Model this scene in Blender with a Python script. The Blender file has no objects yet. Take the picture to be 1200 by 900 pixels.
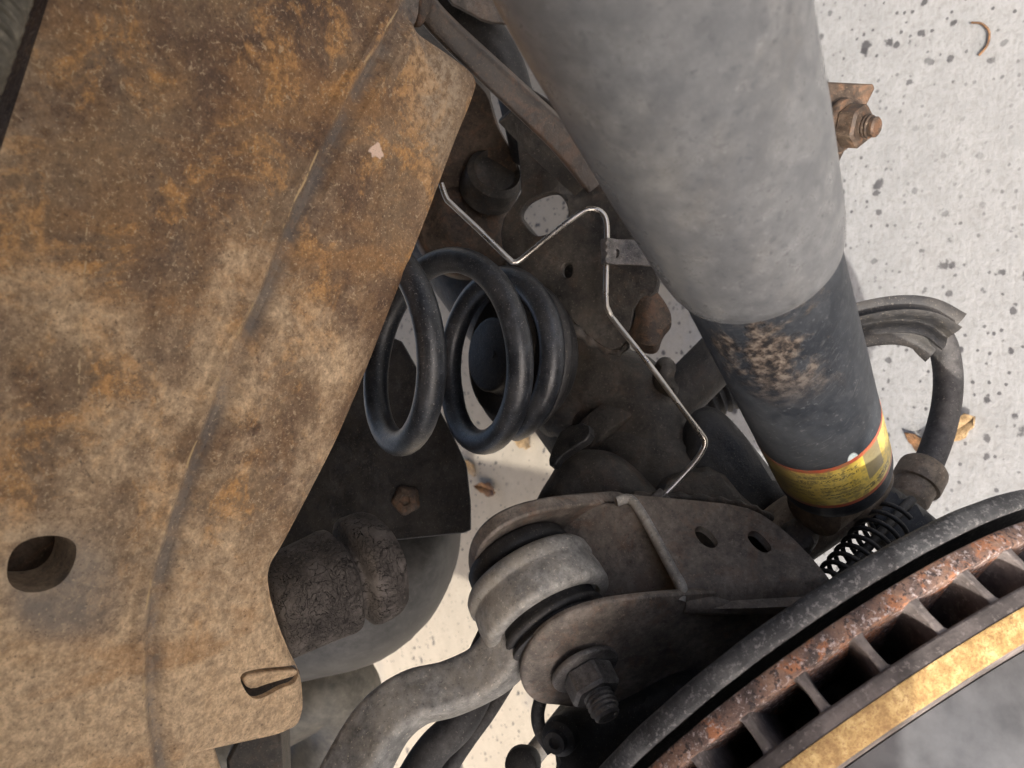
import bpy, bmesh, math, random
import numpy as np
from mathutils import Vector, Matrix, noise
from mathutils.geometry import delaunay_2d_cdt
random.seed(7)
R_ = math.radians
scene = bpy.context.scene
col = scene.collection

# ------------------------------------------------------------------ camera
FPX = 924.0                      # focal length in photo pixels (photo 1200 x 900)
CAM_H = 0.80
Zc = Vector((-0.79, 0.04, 0.61)).normalized()          # world up, in camera axes (right, up, toward viewer)
Yc = (Vector((0, 0, -1)) - Zc * Zc.dot(Vector((0, 0, -1)))).normalized()
Xc = Yc.cross(Zc)
M3 = Matrix((Xc, Yc, Zc))        # camera axes -> world axes
CAMLOC = Vector((0, 0, CAM_H))
cam_data = bpy.data.cameras.new('camera')
cam = bpy.data.objects.new('camera', cam_data)
col.objects.link(cam)
cam.matrix_world = Matrix.Translation(CAMLOC) @ M3.to_4x4()
cam_data.sensor_width = 36.0
cam_data.lens = FPX / 1200 * 36.0
cam_data.clip_start = 0.01
cam_data.clip_end = 200
cam_data.dof.use_dof = True
cam_data.dof.focus_distance = 0.40
cam_data.dof.aperture_fstop = 16
scene.camera = cam

# ------------------------------------------------------------------ sky, sun, exposure
SUN_FROM = Vector((-.55, -.83, 0)).normalized()
SUN_EL = R_(40)
sun_dir = Vector((SUN_FROM.x * math.cos(SUN_EL), SUN_FROM.y * math.cos(SUN_EL), math.sin(SUN_EL)))
world = bpy.data.worlds.new('World'); scene.world = world; world.use_nodes = True
wn = world.node_tree.nodes; wl = world.node_tree.links
bg = wn['Background']; sky = wn.new('ShaderNodeTexSky'); sky.sky_type = 'NISHITA'
sky.sun_disc = False; sky.sun_elevation = SUN_EL
sky.sun_rotation = math.atan2(SUN_FROM.x, SUN_FROM.y)
sky.air_density = 0.55; sky.dust_density = 5.0; sky.ozone_density = 0.4
bg.inputs['Strength'].default_value = 0.15
wl.new(sky.outputs[0], bg.inputs[0])
sd = bpy.data.lights.new('sun', 'SUN'); sd.energy = 2.1; sd.angle = R_(0.55); sd.color = (1, 0.96, 0.9)
so = bpy.data.objects.new('sun', sd); col.objects.link(so)
so.rotation_euler = sun_dir.to_track_quat('Z', 'Y').to_euler(); so.location = (0, -3, 4)
scene.view_settings.view_transform = 'Standard'; scene.view_settings.look = 'None'
scene.view_settings.gamma = 1.0; scene.view_settings.exposure = 1.6
scene.cycles.use_denoising = True
scene.cycles.max_bounces = 8; scene.cycles.diffuse_bounces = 5
scene.cycles.sample_clamp_indirect = 6

# ------------------------------------------------------------------ geometry helpers (camera axes, metres)
def P(x, y, d): return Vector(((x - 600) / FPX * d, (450 - y) / FPX * d, -d))
def W(v): return M3 @ v + CAMLOC
def ray(x, y): return Vector(((x - 600) / FPX, (450 - y) / FPX, -1))
def plane(x, y, d, n):
    n = Vector(n).normalized(); k = P(x, y, d).dot(n)
    f = lambda u, v: k / ray(u, v).dot(n)
    f.n = n
    return f
def plane3(a, b, c):
    p = [P(*q) for q in (a, b, c)]
    n = (p[1] - p[0]).cross(p[2] - p[0]).normalized()
    if n.dot(p[0]) > 0: n = -n
    return plane(*a, n)
def ground_hit(x, y):
    r = M3 @ ray(x, y); return CAMLOC + r * (-CAM_H / r.z)

def catmull(pts, n=8, closed=False):
    pts = [Vector(p) for p in pts]; out = []
    m = len(pts)
    rng = range(m) if closed else range(m - 1)
    for i in rng:
        if closed: a, b, c, d = pts[(i - 1) % m], pts[i], pts[(i + 1) % m], pts[(i + 2) % m]
        else:
            b, c = pts[i], pts[i + 1]
            a = pts[i - 1] if i else b * 2 - c
            d = pts[i + 2] if i + 2 < m else c * 2 - b
        for k in range(n):
            t = k / n
            out.append(0.5 * ((2 * b) + (c - a) * t + (2 * a - 5 * b + 4 * c - d) * t * t + (3 * b - a - 3 * c + d) * t ** 3))
    if not closed: out.append(pts[-1])
    return out
def chaikin(pts, it=2, w=0.25):
    pts = [Vector((p[0], p[1])) for p in pts]
    for _ in range(it):
        q = []
        for i in range(len(pts)):
            a, b = pts[i], pts[(i + 1) % len(pts)]
            q += [a * (1 - w) + b * w, a * w + b * (1 - w)]
        pts = q
    return pts

PENDING = []
def mesh_obj(name, verts, faces, mat, parent=None, uvs=None, smooth=True, sharp=38, cam_space=True):
    me = bpy.data.meshes.new(name)
    me.from_pydata([W(v) if cam_space else Vector(v) for v in verts], [], faces)
    if uvs is not None:
        uvl = me.uv_layers.new(name='UVMap')
        li = np.zeros(len(me.loops), dtype=np.int32); me.loops.foreach_get('vertex_index', li)
        u = np.asarray(uvs, dtype=np.float32)
        if len(u) == len(verts): uvl.data.foreach_set('uv', u[li].ravel())
        else: uvl.data.foreach_set('uv', u.ravel())
    bm = bmesh.new(); bm.from_mesh(me)
    bmesh.ops.recalc_face_normals(bm, faces=bm.faces)
    bm.to_mesh(me); bm.free()
    me.polygons.foreach_set('use_smooth', [smooth] * len(me.polygons))
    if smooth: me.set_sharp_from_angle(angle=R_(sharp))
    me.materials.append(mat); me.update()
    o = bpy.data.objects.new(name, me); col.objects.link(o)
    if parent is not None: o.parent = parent
    PENDING.append(o)
    return o
def bevel(o, w, seg=2, ang=45):
    m = o.modifiers.new('bevel', 'BEVEL'); m.width = w; m.segments = seg
    m.limit_method = 'ANGLE'; m.angle_limit = R_(ang); m.harden_normals = False
    return o
def thing(name, label, cat, group=None):
    o = bpy.data.objects.new(name, None); col.objects.link(o); o.empty_display_size = 0.02
    return tag(o, label, cat, group)
def tag(o, label, cat, group=None, kind=None):
    o['label'] = label; o['category'] = cat
    if group: o['group'] = group
    if kind: o['kind'] = kind
    return o

def pinside(poly, X, Y):
    c = np.zeros(X.shape, bool); n = len(poly)
    for i in range(n):
        x1, y1 = poly[i]; x2, y2 = poly[(i + 1) % n]
        if y1 == y2: continue
        c ^= ((y1 > Y) != (y2 > Y)) & (X < (x2 - x1) * (Y - y1) / (y2 - y1) + x1)
    return c
def pdist(polys, X, Y):
    best = np.full(X.shape, 1e9)
    for poly in polys:
        n = len(poly)
        for i in range(n):
            x1, y1 = poly[i]; x2, y2 = poly[(i + 1) % n]
            dx, dy = x2 - x1, y2 - y1; L = dx * dx + dy * dy + 1e-9
            t = np.clip(((X - x1) * dx + (Y - y1) * dy) / L, 0, 1)
            best = np.minimum(best, np.hypot(X - x1 - t * dx, Y - y1 - t * dy))
    return best
def densify(poly, step):
    out = []
    for i in range(len(poly)):
        a, b = Vector(poly[i][:2]), Vector(poly[(i + 1) % len(poly)][:2])
        k = max(1, int((b - a).length / step))
        out += [a.lerp(b, j / k) for j in range(k)]
    return out

def plate(name, outline, depth, thick, mat, parent=None, holes=(), grid=14, rnd=2, relief=None, bev=0.0008, n=None, w=0.25, hr=2):
    """sheet or casting with a given outline lying on a plane, real thickness behind it; relief(dist, X, Y) -> metres toward the normal"""
    n = Vector(n).normalized() if n is not None else depth.n
    if n.z < 0 and n.dot(P(outline[0][0], outline[0][1], .4)) > 0: n = -n
    outer = densify(chaikin(outline, rnd, w) if rnd else [Vector(p[:2]) for p in outline], grid)
    hol = [densify(chaikin(h, hr) if hr else [Vector(p[:2]) for p in h], max(3, grid * .5)) for h in holes]
    polys = [[(p.x, p.y) for p in outer]] + [[(p.x, p.y) for p in h] for h in hol]
    vs = []; es = []
    for poly in polys:
        b = len(vs); vs += [Vector(p) for p in poly]
        es += [(b + i, b + (i + 1) % len(poly)) for i in range(len(poly))]
    xs = [p[0] for p in polys[0]]; ys = [p[1] for p in polys[0]]
    gx, gy = np.meshgrid(np.arange(min(xs) + grid / 2, max(xs), grid), np.arange(min(ys) + grid / 2, max(ys), grid * .87))
    gx = gx + (np.arange(gx.shape[0]) % 2)[:, None] * grid * .5
    gx = gx.ravel(); gy = gy.ravel()
    ok = pinside(polys[0], gx, gy)
    for h in polys[1:]: ok &= ~pinside(h, gx, gy)
    gx, gy = gx[ok], gy[ok]
    ok = pdist(polys, gx, gy) > grid * .4
    vs += [Vector((a, b)) for a, b in zip(gx[ok], gy[ok])]
    V, E, F, *_ = delaunay_2d_cdt(vs, es, [], 0, 1e-5)
    cx = np.array([sum(V[i].x for i in f) / len(f) for f in F]); cy = np.array([sum(V[i].y for i in f) / len(f) for f in F])
    ok = pinside(polys[0], cx, cy)
    for h in polys[1:]: ok &= ~pinside(h, cx, cy)
    F = [list(f) for f, k in zip(F, ok) if k]
    X = np.array([v.x for v in V]); Y = np.array([v.y for v in V])
    off = np.zeros(len(V))
    if relief is not None: off = np.asarray(relief(pdist(polys[:1], X, Y), X, Y)) + np.zeros(len(V))
    front = [P(v.x, v.y, depth(v.x, v.y)) for v in V]
    base = front
    front = [p + n * o for p, o in zip(front, off)]
    back = [p - n * thick for p in base]
    N = len(V); cnt = {}
    for f in F:
        for i in range(len(f)):
            a, b = f[i], f[(i + 1) % len(f)]
            cnt.setdefault((min(a, b), max(a, b)), []).append((a, b))
    faces = list(F) + [[i + N for i in reversed(f)] for f in F]
    for k, l in cnt.items():
        if len(l) == 1:
            a, b = l[0]; faces.append([b, a, a + N, b + N])
    uv = [(v.x / 1000, v.y / 1000) for v in V] * 2
    o = mesh_obj(name, front + back, faces, mat, parent, uvs=uv)
    if bev: bevel(o, bev, 2, 50)
    return o

def frame(axis, ref):
    a = Vector(axis).normalized(); e1 = Vector(ref) - a * a.dot(Vector(ref)); e1.normalize()
    return a, e1, a.cross(e1)
def lathe(name, c, axis, prof, mat, parent=None, seg=64, ref=None, wob=None, squash=1.0, sharp=38):
    """prof: (t along axis, radius) in metres from c"""
    a, e1, e2 = frame(axis, ref if ref is not None else -c)
    vs = []; fs = []; uv = []
    n = len(prof); t0 = prof[0][0]; t1 = prof[-1][0]
    for k in range(seg + 1):
        th = 2 * math.pi * k / seg
        for i, (t, r) in enumerate(prof):
            rr = r if wob is None else wob(t, th, r)
            vs.append(c + a * t + (e1 * math.cos(th + math.pi) + e2 * math.sin(th + math.pi) * squash) * rr)
            uv.append((k / seg, (t - t0) / ((t1 - t0) or 1)))
    for k in range(seg):
        for i in range(n - 1):
            fs.append([k * n + i, (k + 1) * n + i, (k + 1) * n + i + 1, k * n + i + 1])
    me = mesh_obj(name, vs, fs, mat, parent, uvs=uv, sharp=sharp)
    bm = bmesh.new(); bm.from_mesh(me.data)
    bmesh.ops.remove_doubles(bm, verts=bm.verts, dist=1e-6)
    bmesh.ops.recalc_face_normals(bm, faces=bm.faces)
    bm.to_mesh(me.data); bm.free()
    return me
def ringprof(t0, t1, r0, r1, b=0.001):
    """closed ring section with rounded corners"""
    return [(t0, r0), (t0, r1 - b), (t0 + b * .3, r1 - b * .3), (t0 + b, r1), (t1 - b, r1), (t1 - b * .3, r1 - b * .3), (t1, r1 - b), (t1, r0), (t0, r0)]
def cyl(t0, t1, r, b=0.001):
    return [(t0, 0), (t0, r - b), (t0 + b * .3, r - b * .3), (t0 + b, r), (t1 - b, r), (t1 - b * .3, r - b * .3), (t1, r - b), (t1, 0)]

def sweep(name, path, prof, mat, parent=None, up=None, scale=None, caps=True, sharp=38):
    """path: camera-space points; prof: 2D section points (metres) or a radius"""
    if isinstance(prof, (int, float)):
        r = prof; prof = [(r * math.cos(2 * math.pi * k / 20), r * math.sin(2 * math.pi * k / 20)) for k in range(20)]
    n = len(prof); vs = []; fs = []; uv = []
    prev = None; L = 0
    for i, p in enumerate(path):
        t = (path[min(i + 1, len(path) - 1)] - path[max(i - 1, 0)]).normalized()
        if up is not None: e1 = Vector(up) - t * t.dot(Vector(up))
        elif prev is None:
            e1 = Vector((0, 0, 1)) - t * t.z
            if e1.length < .1: e1 = Vector((0, 1, 0)) - t * t.y
        else: e1 = prev - t * t.dot(prev)
        e1.normalize(); prev = e1; e2 = t.cross(e1)
        s = scale(i / (len(path) - 1)) if scale else 1.0
        if i: L += (p - path[i - 1]).length
        for k, (a, b) in enumerate(prof):
            vs.append(p + e1 * a * s + e2 * b * s); uv.append((k / n, L * 10))
    for i in range(len(path) - 1):
        for k in range(n):
            k2 = (k + 1) % n
            fs.append([i * n + k, i * n + k2, (i + 1) * n + k2, (i + 1) * n + k])
    if caps:
        fs.append(list(range(n - 1, -1, -1))); fs.append([(len(path) - 1) * n + k for k in range(n)])
    return mesh_obj(name, vs, fs, mat, parent, uvs=uv, sharp=sharp)
def tube(name, pts, r, mat, parent=None, n=10, px=True):
    path = catmull([P(*q) for q in pts] if px else pts, n)
    return sweep(name, path, r, mat, parent)
def rrect(a, b, r, k=4):
    out = []
    for cx, cy, s in ((a - r, b - r, 0), (-a + r, b - r, 90), (-a + r, -b + r, 180), (a - r, -b + r, 270)):
        for i in range(k + 1):
            t = R_(s + 90 * i / k); out.append((cx + r * math.cos(t), cy + r * math.sin(t)))
    return out
def hexprof(af, rnd=.06):
    r = af / math.sqrt(3); out = []
    for k in range(6):
        for s in (-rnd, rnd):
            t = R_(60 * k) + s; out.append((r * (1 - .0) * math.cos(t), r * math.sin(t)))
    return out
def hexnut(name, c, axis, af, h, mat, parent, twist=0.0):
    a, e1, e2 = frame(axis, (0.3, 1, .2))
    prof = hexprof(af); vs = []; fs = []
    rings = [(0, .93), (h * .08, 1), (h * .86, 1), (h, .88)]
    for t, s in rings:
        for (x, y) in prof:
            th = math.atan2(y, x) + twist; r = math.hypot(x, y) * s
            vs.append(c + a * t + e1 * r * math.cos(th) + e2 * r * math.sin(th))
    n = len(prof)
    for i in range(len(rings) - 1):
        for k in range(n): fs.append([i * n + k, i * n + (k + 1) % n, (i + 1) * n + (k + 1) % n, (i + 1) * n + k])
    fs.append(list(range(n - 1, -1, -1))); fs.append([(len(rings) - 1) * n + k for k in range(n)])
    return mesh_obj(name, vs, fs, mat, parent, sharp=25)
def stud(name, c, axis, r, L, mat, parent, pitch=.0016):
    prof = [(0, 0), (0, r * .9)]; t = 0.0
    while t < L - pitch * 1.5:
        prof += [(t + pitch * .15, r), (t + pitch * .45, r), (t + pitch * .7, r * .86), (t + pitch * .9, r * .86)]; t += pitch
    prof += [(L - r * .15, r * .86), (L, r * .7), (L, r * .5), (L - r * .05, r * .45), (L - r * .05, 0)]
    return lathe(name, c, axis, prof, mat, parent, seg=36, sharp=30)

# ------------------------------------------------------------------ materials
class NB:
    def __init__(s, name):
        s.m = bpy.data.materials.new(name); s.m.use_nodes = True
        s.t = s.m.node_tree; s.t.nodes.clear()
        s.out = s.n('ShaderNodeOutputMaterial'); s.b = s.n('ShaderNodeBsdfPrincipled')
        s.l(s.b.outputs[0], s.out.inputs[0])
        s.co = s.n('ShaderNodeTexCoord')
    def n(s, t): return s.t.nodes.new(t)
    def l(s, a, b): s.t.links.new(a, b)
    def put(s, v, inp):
        if isinstance(v, bpy.types.NodeSocket): s.l(v, inp)
        elif isinstance(v, tuple) and len(v) == 3 and inp.type == 'RGBA': inp.default_value = (*v, 1)
        else: inp.default_value = v
    def map(s, scale=(1, 1, 1), rot=(0, 0, 0), src='Object'):
        k = s.n('ShaderNodeMapping'); k.inputs['Scale'].default_value = scale; k.inputs['Rotation'].default_value = rot
        s.l(s.co.outputs[src], k.inputs[0]); return k.outputs[0]
    def noise(s, scale, detail=6, rough=.6, dist=0, vec=None):
        k = s.n('ShaderNodeTexNoise'); k.inputs['Scale'].default_value = scale; k.inputs['Detail'].default_value = detail
        k.inputs['Roughness'].default_value = rough; k.inputs['Distortion'].default_value = dist
        s.l(vec if vec is not None else s.co.outputs['Object'], k.inputs['Vector']); return k.outputs['Fac']
    def vor(s, scale, feature='F1', vec=None, out='Distance', rand=1.0):
        k = s.n('ShaderNodeTexVoronoi'); k.feature = feature; k.inputs['Scale'].default_value = scale
        k.inputs['Randomness'].default_value = rand
        s.l(vec if vec is not None else s.co.outputs['Object'], k.inputs['Vector']); return k.outputs[out]
    def ramp(s, f, stops):
        k = s.n('ShaderNodeValToRGB'); s.l(f, k.inputs[0]); e = k.color_ramp.elements
        while len(e) < len(stops): e.new(.5)
        for q, (p, c) in zip(e, stops):
            q.position = p; q.color = (*c, 1) if isinstance(c, tuple) else (c, c, c, 1)
        return k.outputs[0]
    def step(s, f, a, b, lo=0.0, hi=1.0):
        k = s.n('ShaderNodeMapRange'); k.interpolation_type = 'SMOOTHSTEP'
        s.put(f, k.inputs[0]); k.inputs[1].default_value = a; k.inputs[2].default_value = b
        k.inputs[3].default_value = lo; k.inputs[4].default_value = hi; return k.outputs[0]
    def math(s, op, a, b=0.0, c=0.0):
        k = s.n('ShaderNodeMath'); k.operation = op; s.put(a, k.inputs[0]); s.put(b, k.inputs[1]); s.put(c, k.inputs[2]); return k.outputs[0]
    def mix(s, f, a, b, mode='MIX'):
        k = s.n('ShaderNodeMix'); k.data_type = 'RGBA'; k.blend_type = mode
        s.put(f, k.inputs[0]); s.put(a, k.inputs[6]); s.put(b, k.inputs[7]); return k.outputs[2]
    def uv(s):
        k = s.n('ShaderNodeSeparateXYZ'); s.l(s.co.outputs['UV'], k.inputs[0]); return k.outputs[0], k.outputs[1]
    def upz(s):
        g = s.n('ShaderNodeNewGeometry'); k = s.n('ShaderNodeSeparateXYZ'); s.l(g.outputs['Normal'], k.inputs[0]); return k.outputs[2]
    def bump(s, h, strength=.5, dist=.001, prev=None):
        k = s.n('ShaderNodeBump'); k.inputs['Strength'].default_value = strength; k.inputs['Distance'].default_value = dist
        s.put(h, k.inputs['Height'])
        if prev is not None: s.l(prev, k.inputs['Normal'])
        return k.outputs[0]
    def done(s, color, rough=.7, metal=0.0, normal=None, spec=.5):
        s.put(color, s.b.inputs['Base Color']); s.put(rough, s.b.inputs['Roughness']); s.put(metal, s.b.inputs['Metallic'])
        s.b.inputs['Specular IOR Level'].default_value = spec
        if normal is not None: s.l(normal, s.b.inputs['Normal'])
        return s.m

def grime(name, dark, mid, light, sc=60, rough=(.5, .85), dust=(.3, .25, .19), dust_amt=.5, spec=.4, bump=.35, metal=0.0, speck=.5, rust=0.0):
    b = NB(name)
    n1 = b.noise(sc, 8, .66, .4); n2 = b.noise(sc * 5, 9, .72); n3 = b.noise(sc * 16, 4, .65)
    c = b.ramp(n1, [(.34, dark), (.5, mid), (.66, light)])
    c = b.mix(1.0, c, b.ramp(n2, [(.34, .5), (.5, 1.0), (.66, 1.55)]), 'MULTIPLY')
    if rust: c = b.mix(b.math('MULTIPLY', b.step(b.noise(sc * 1.7, 7, .72, .6), .5, .62), rust), c, (.2, .095, .045))
    up = b.step(b.upz(), -.2, .9)
    dm = b.math('MULTIPLY', b.math('MULTIPLY', up, b.step(b.noise(sc * .8, 8, .72), .36, .62)), dust_amt)
    c = b.mix(dm, c, dust)
    if speck:
        c = b.mix(b.math('MULTIPLY', b.step(n3, .6, .68), speck), c, tuple(min(1, v * 1.4) for v in dust))
        c = b.mix(b.math('MULTIPLY', b.step(n3, .4, .33), speck), c, tuple(v * .3 for v in dark))
    r = b.step(b.math('ADD', b.math('MULTIPLY', n2, .7), b.math('MULTIPLY', dm, .5)), .2, .8, *rough)
    nm = b.bump(n2, bump, .0012); nm = b.bump(n3, bump * .8, .0004, nm); nm = b.bump(n1, bump * .5, .002, nm)
    return b.done(c, r, metal, nm, spec)

def rust_rail():
    b = NB('rusty_rail_steel')
    U, V = b.uv()
    st = b.map((1, 1, 1))
    n1 = b.noise(13, 9, .66, .6); n2 = b.noise(46, 9, .72, .3); n3 = b.noise(240, 7, .72); n4 = b.noise(760, 4, .65); n5 = b.noise(30, 7, .68, .8)
    c = b.ramp(n1, [(.36, (.09, .054, .036)), (.46, (.155, .094, .057)), (.56, (.215, .142, .085)), (.68, (.29, .2, .122))])
    # redder scale high up, low down dust plus painted warm bounce light, broken by noise
    dust_bounce = b.math('ADD', b.math('MULTIPLY', b.math('SUBTRACT', V, .45), .42), b.noise(15, 8, .68, .5, b.map((1, 1, 1), (.2, .7, 2))))
    c = b.mix(b.step(n2, .46, .62, 0, .55), c, (.3, .18, .092))
    c = b.mix(b.math('MULTIPLY', b.step(n5, .5, .6), b.step(n3, .42, .56, .25, .85)), c, (.46, .245, .09))
    c = b.mix(b.step(b.noise(19, 8, .68, .2, b.map((1, 1, 1), (1, 2, .4))), .53, .66, 0, .5), c, (.15, .112, .085))
    c = b.mix(b.math('MULTIPLY', b.step(dust_bounce, .44, .64), b.step(n3, .34, .62, .6, .95)), c, (.56, .405, .255))
    # rust streaks running down the pressing
    stk = b.noise(1.0, 6, .65, .3, b.map((26, 26, 4)))
    c = b.mix(b.step(stk, .55, .68, 0, .5), c, (.36, .19, .075))
    # fine pale fibres of flaking scale
    fb = b.noise(1.0, 4, .6, .8, b.map((420, 160, 420), (.4, .2, .9)))
    c = b.mix(b.step(fb, .6, .67, 0, .5), c, (.55, .42, .27))
    c = b.mix(1.0, c, b.ramp(n3, [(.34, .8), (.5, 1.0), (.66, 1.22)]), 'MULTIPLY')
    c = b.mix(1.0, c, b.ramp(n4, [(.36, .82), (.5, 1.0), (.64, 1.2)]), 'MULTIPLY')
    # fold stain: grey band that follows the pressed fold (surface map), waviness by noise
    fold = b.math('SUBTRACT', U, fold_u(b, V))
    fold = b.math('ADD', fold, b.math('MULTIPLY', b.math('SUBTRACT', b.noise(35, 5, .6), .5), .012))
    band = b.math('SUBTRACT', 1.0, b.step(b.math('ABSOLUTE', b.math('SUBTRACT', fold, .003)), .003, .015))
    c = b.mix(b.math('MULTIPLY', band, b.step(b.noise(60, 7, .7), .38, .56, .2, .8)), c, (.12, .107, .1))
    crack = b.math('SUBTRACT', 1.0, b.step(b.math('ABSOLUTE', b.math('ADD', fold, .008)), .0006, .0022))
    c = b.mix(b.math('MULTIPLY', crack, b.step(b.noise(55, 6, .7), .5, .58)), c, (.5, .36, .19))
    # grey halo round the drain hole
    hx = b.math('SUBTRACT', U, .075); hy = b.math('SUBTRACT', V, .69)
    hd = b.math('SQRT', b.math('ADD', b.math('MULTIPLY', hx, hx), b.math('MULTIPLY', hy, hy)))
    c = b.mix(b.math('MULTIPLY', b.math('SUBTRACT', 1.0, b.step(hd, .04, .085)), b.step(n2, .25, .7, .35, .95)), c, (.17, .15, .135))
    # scratches
    for (u0, v0, u1, v1, wd, am) in ((.108, .25, .096, .48, .0016, .8), (.14, .33, .168, .365, .0018, .5), (.24, .655, .27, .675, .0009, .7), (.23, .7, .3, .705, .0007, .5), (.095, .535, .115, .57, .002, -.8)):
        dx, dy = u1 - u0, v1 - v0; L = math.hypot(dx, dy)
        px = b.math('SUBTRACT', U, u0); py = b.math('SUBTRACT', V, v0)
        al = b.math('ADD', b.math('MULTIPLY', px, dx / L / L), b.math('MULTIPLY', py, dy / L / L))
        ac = b.math('ABSOLUTE', b.math('ADD', b.math('ADD', b.math('MULTIPLY', px, -dy / L), b.math('MULTIPLY', py, dx / L)), b.math('MULTIPLY', b.math('SUBTRACT', n2, .5), .012)))
        mk = b.math('MULTIPLY', b.math('SUBTRACT', 1.0, b.step(ac, wd * .3, wd)), b.math('MULTIPLY', b.step(al, 0, .05), b.math('SUBTRACT', 1.0, b.step(al, .95, 1))))
        mk = b.math('MULTIPLY', mk, b.step(n3, .46, .54))
        c = b.mix(b.math('MULTIPLY', mk, abs(am)), c, (.52, .38, .22) if am > 0 else (.06, .045, .04))
    # bare chip
    cx = b.math('SUBTRACT', U, .44); cy = b.math('SUBTRACT', V, .177)
    cd = b.math('ADD', b.math('SQRT', b.math('ADD', b.math('MULTIPLY', cx, cx), b.math('MULTIPLY', cy, cy))), b.math('MULTIPLY', b.math('SUBTRACT', b.noise(160, 3, .5), .5), .022))
    c = b.mix(b.math('SUBTRACT', 1.0, b.step(cd, .006, .0085)), c, (.75, .55, .43))
    # pale grit and dark pits
    c = b.mix(b.step(n4, .6, .68, 0, .6), c, (.55, .43, .28))
    c = b.mix(b.step(b.noise(700, 3, .6, 0, b.map((1, 1, 1), (.5, .2, 1))), .6, .68, 0, .5), c, (.06, .042, .034))
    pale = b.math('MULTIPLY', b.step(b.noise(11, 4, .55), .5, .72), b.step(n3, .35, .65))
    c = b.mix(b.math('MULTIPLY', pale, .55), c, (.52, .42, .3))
    nm = b.bump(n3, .7, .001); nm = b.bump(n4, .6, .0005, nm); nm = b.bump(n2, .5, .002, nm)
    return b.done(c, b.step(n2, .3, .7, .5, .8), 0.0, nm, .35)
FOLD = [(480, 5), (425, 95), (388, 170), (345, 262), (310, 350), (277, 420), (255, 480), (228, 550), (205, 620), (186, 690), (178, 760), (180, 830), (190, 900)]
def fold_u(b, V):
    k = b.n('ShaderNodeFloatCurve'); b.put(V, k.inputs['Value']); cv = k.mapping.curves[0]
    pts = [(y / 1000, x / 1000) for x, y in FOLD]
    while len(cv.points) < len(pts): cv.points.new(.5, .5)
    for q, p in zip(cv.points, pts): q.location = p
    k.mapping.update(); return k.outputs[0]

MAT = {}
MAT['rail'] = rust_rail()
MAT['black'] = grime('black_dusty_paint', (.007, .007, .0075), (.013, .013, .014), (.025, .025, .026), 70, (.42, .75), (.13, .11, .085), .15, .35, .3)
MAT['axle'] = grime('grimy_axle_iron', (.013, .0115, .0098), (.028, .0245, .0208), (.062, .054, .045), 45, (.5, .85), (.16, .135, .105), .22, .4, .6, speck=.4, rust=.1)
MAT['axle_brown'] = grime('brown_rusted_steel', (.024, .016, .011), (.05, .034, .024), (.085, .06, .042), 50, (.5, .85), (.16, .12, .08), .2, .35, .5, rust=.35)
MAT['arm'] = grime('grey_dusty_arm_paint', (.12, .118, .112), (.195, .19, .18), (.29, .28, .258), 40, (.42, .7), (.5, .44, .35), .5, .4, .35)
MAT['bracket'] = grime('grey_bracket_steel', (.06, .05, .042), (.11, .093, .078), (.18, .152, .127), 45, (.5, .8), (.24, .2, .16), .4, .4, .4, rust=.25)
MAT['spring'] = grime('spring_black_coating', (.008, .0095, .012), (.015, .0175, .022), (.03, .034, .041), 60, (.28, .55), (.2, .19, .18), .15, .5, .25, speck=.6)
MAT['rubber'] = grime('black_rubber', (.009, .009, .01), (.016, .016, .017), (.03, .029, .029), 50, (.5, .8), (.15, .13, .105), .2, .4, .2)
MAT['hose'] = grime('dusty_hose_rubber', (.022, .0215, .022), (.037, .036, .0365), (.056, .053, .052), 40, (.6, .85), (.14, .125, .11), .2, .35, .15)
MAT['tan_steel'] = grime('tan_dusty_steel', (.07, .055, .04), (.14, .11, .08), (.22, .175, .13), 45, (.5, .8), (.3, .24, .18), .4, .35, .35, rust=.2)
MAT['tank'] = grime('grey_tank_plastic', (.03, .029, .027), (.045, .043, .04), (.06, .057, .053), 14, (.5, .75), (.12, .11, .09), .1, .4, .08, speck=.15)
MAT['pipe'] = grime('aluminised_pipe', (.06, .054, .043), (.085, .077, .061), (.11, .1, .08), 14, (.5, .7), (.2, .18, .13), .1, .4, .08, speck=.1)
MAT['brace'] = grime('brown_brace_paint', (.014, .009, .007), (.032, .021, .014), (.06, .04, .026), 50, (.3, .55), (.14, .1, .07), .25, .5, .3, rust=.3)
MAT['bolt'] = grime('grey_bolt_steel', (.05, .046, .044), (.1, .094, .09), (.18, .17, .16), 90, (.35, .65), (.3, .26, .22), .4, .5, .4, .35)

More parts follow.
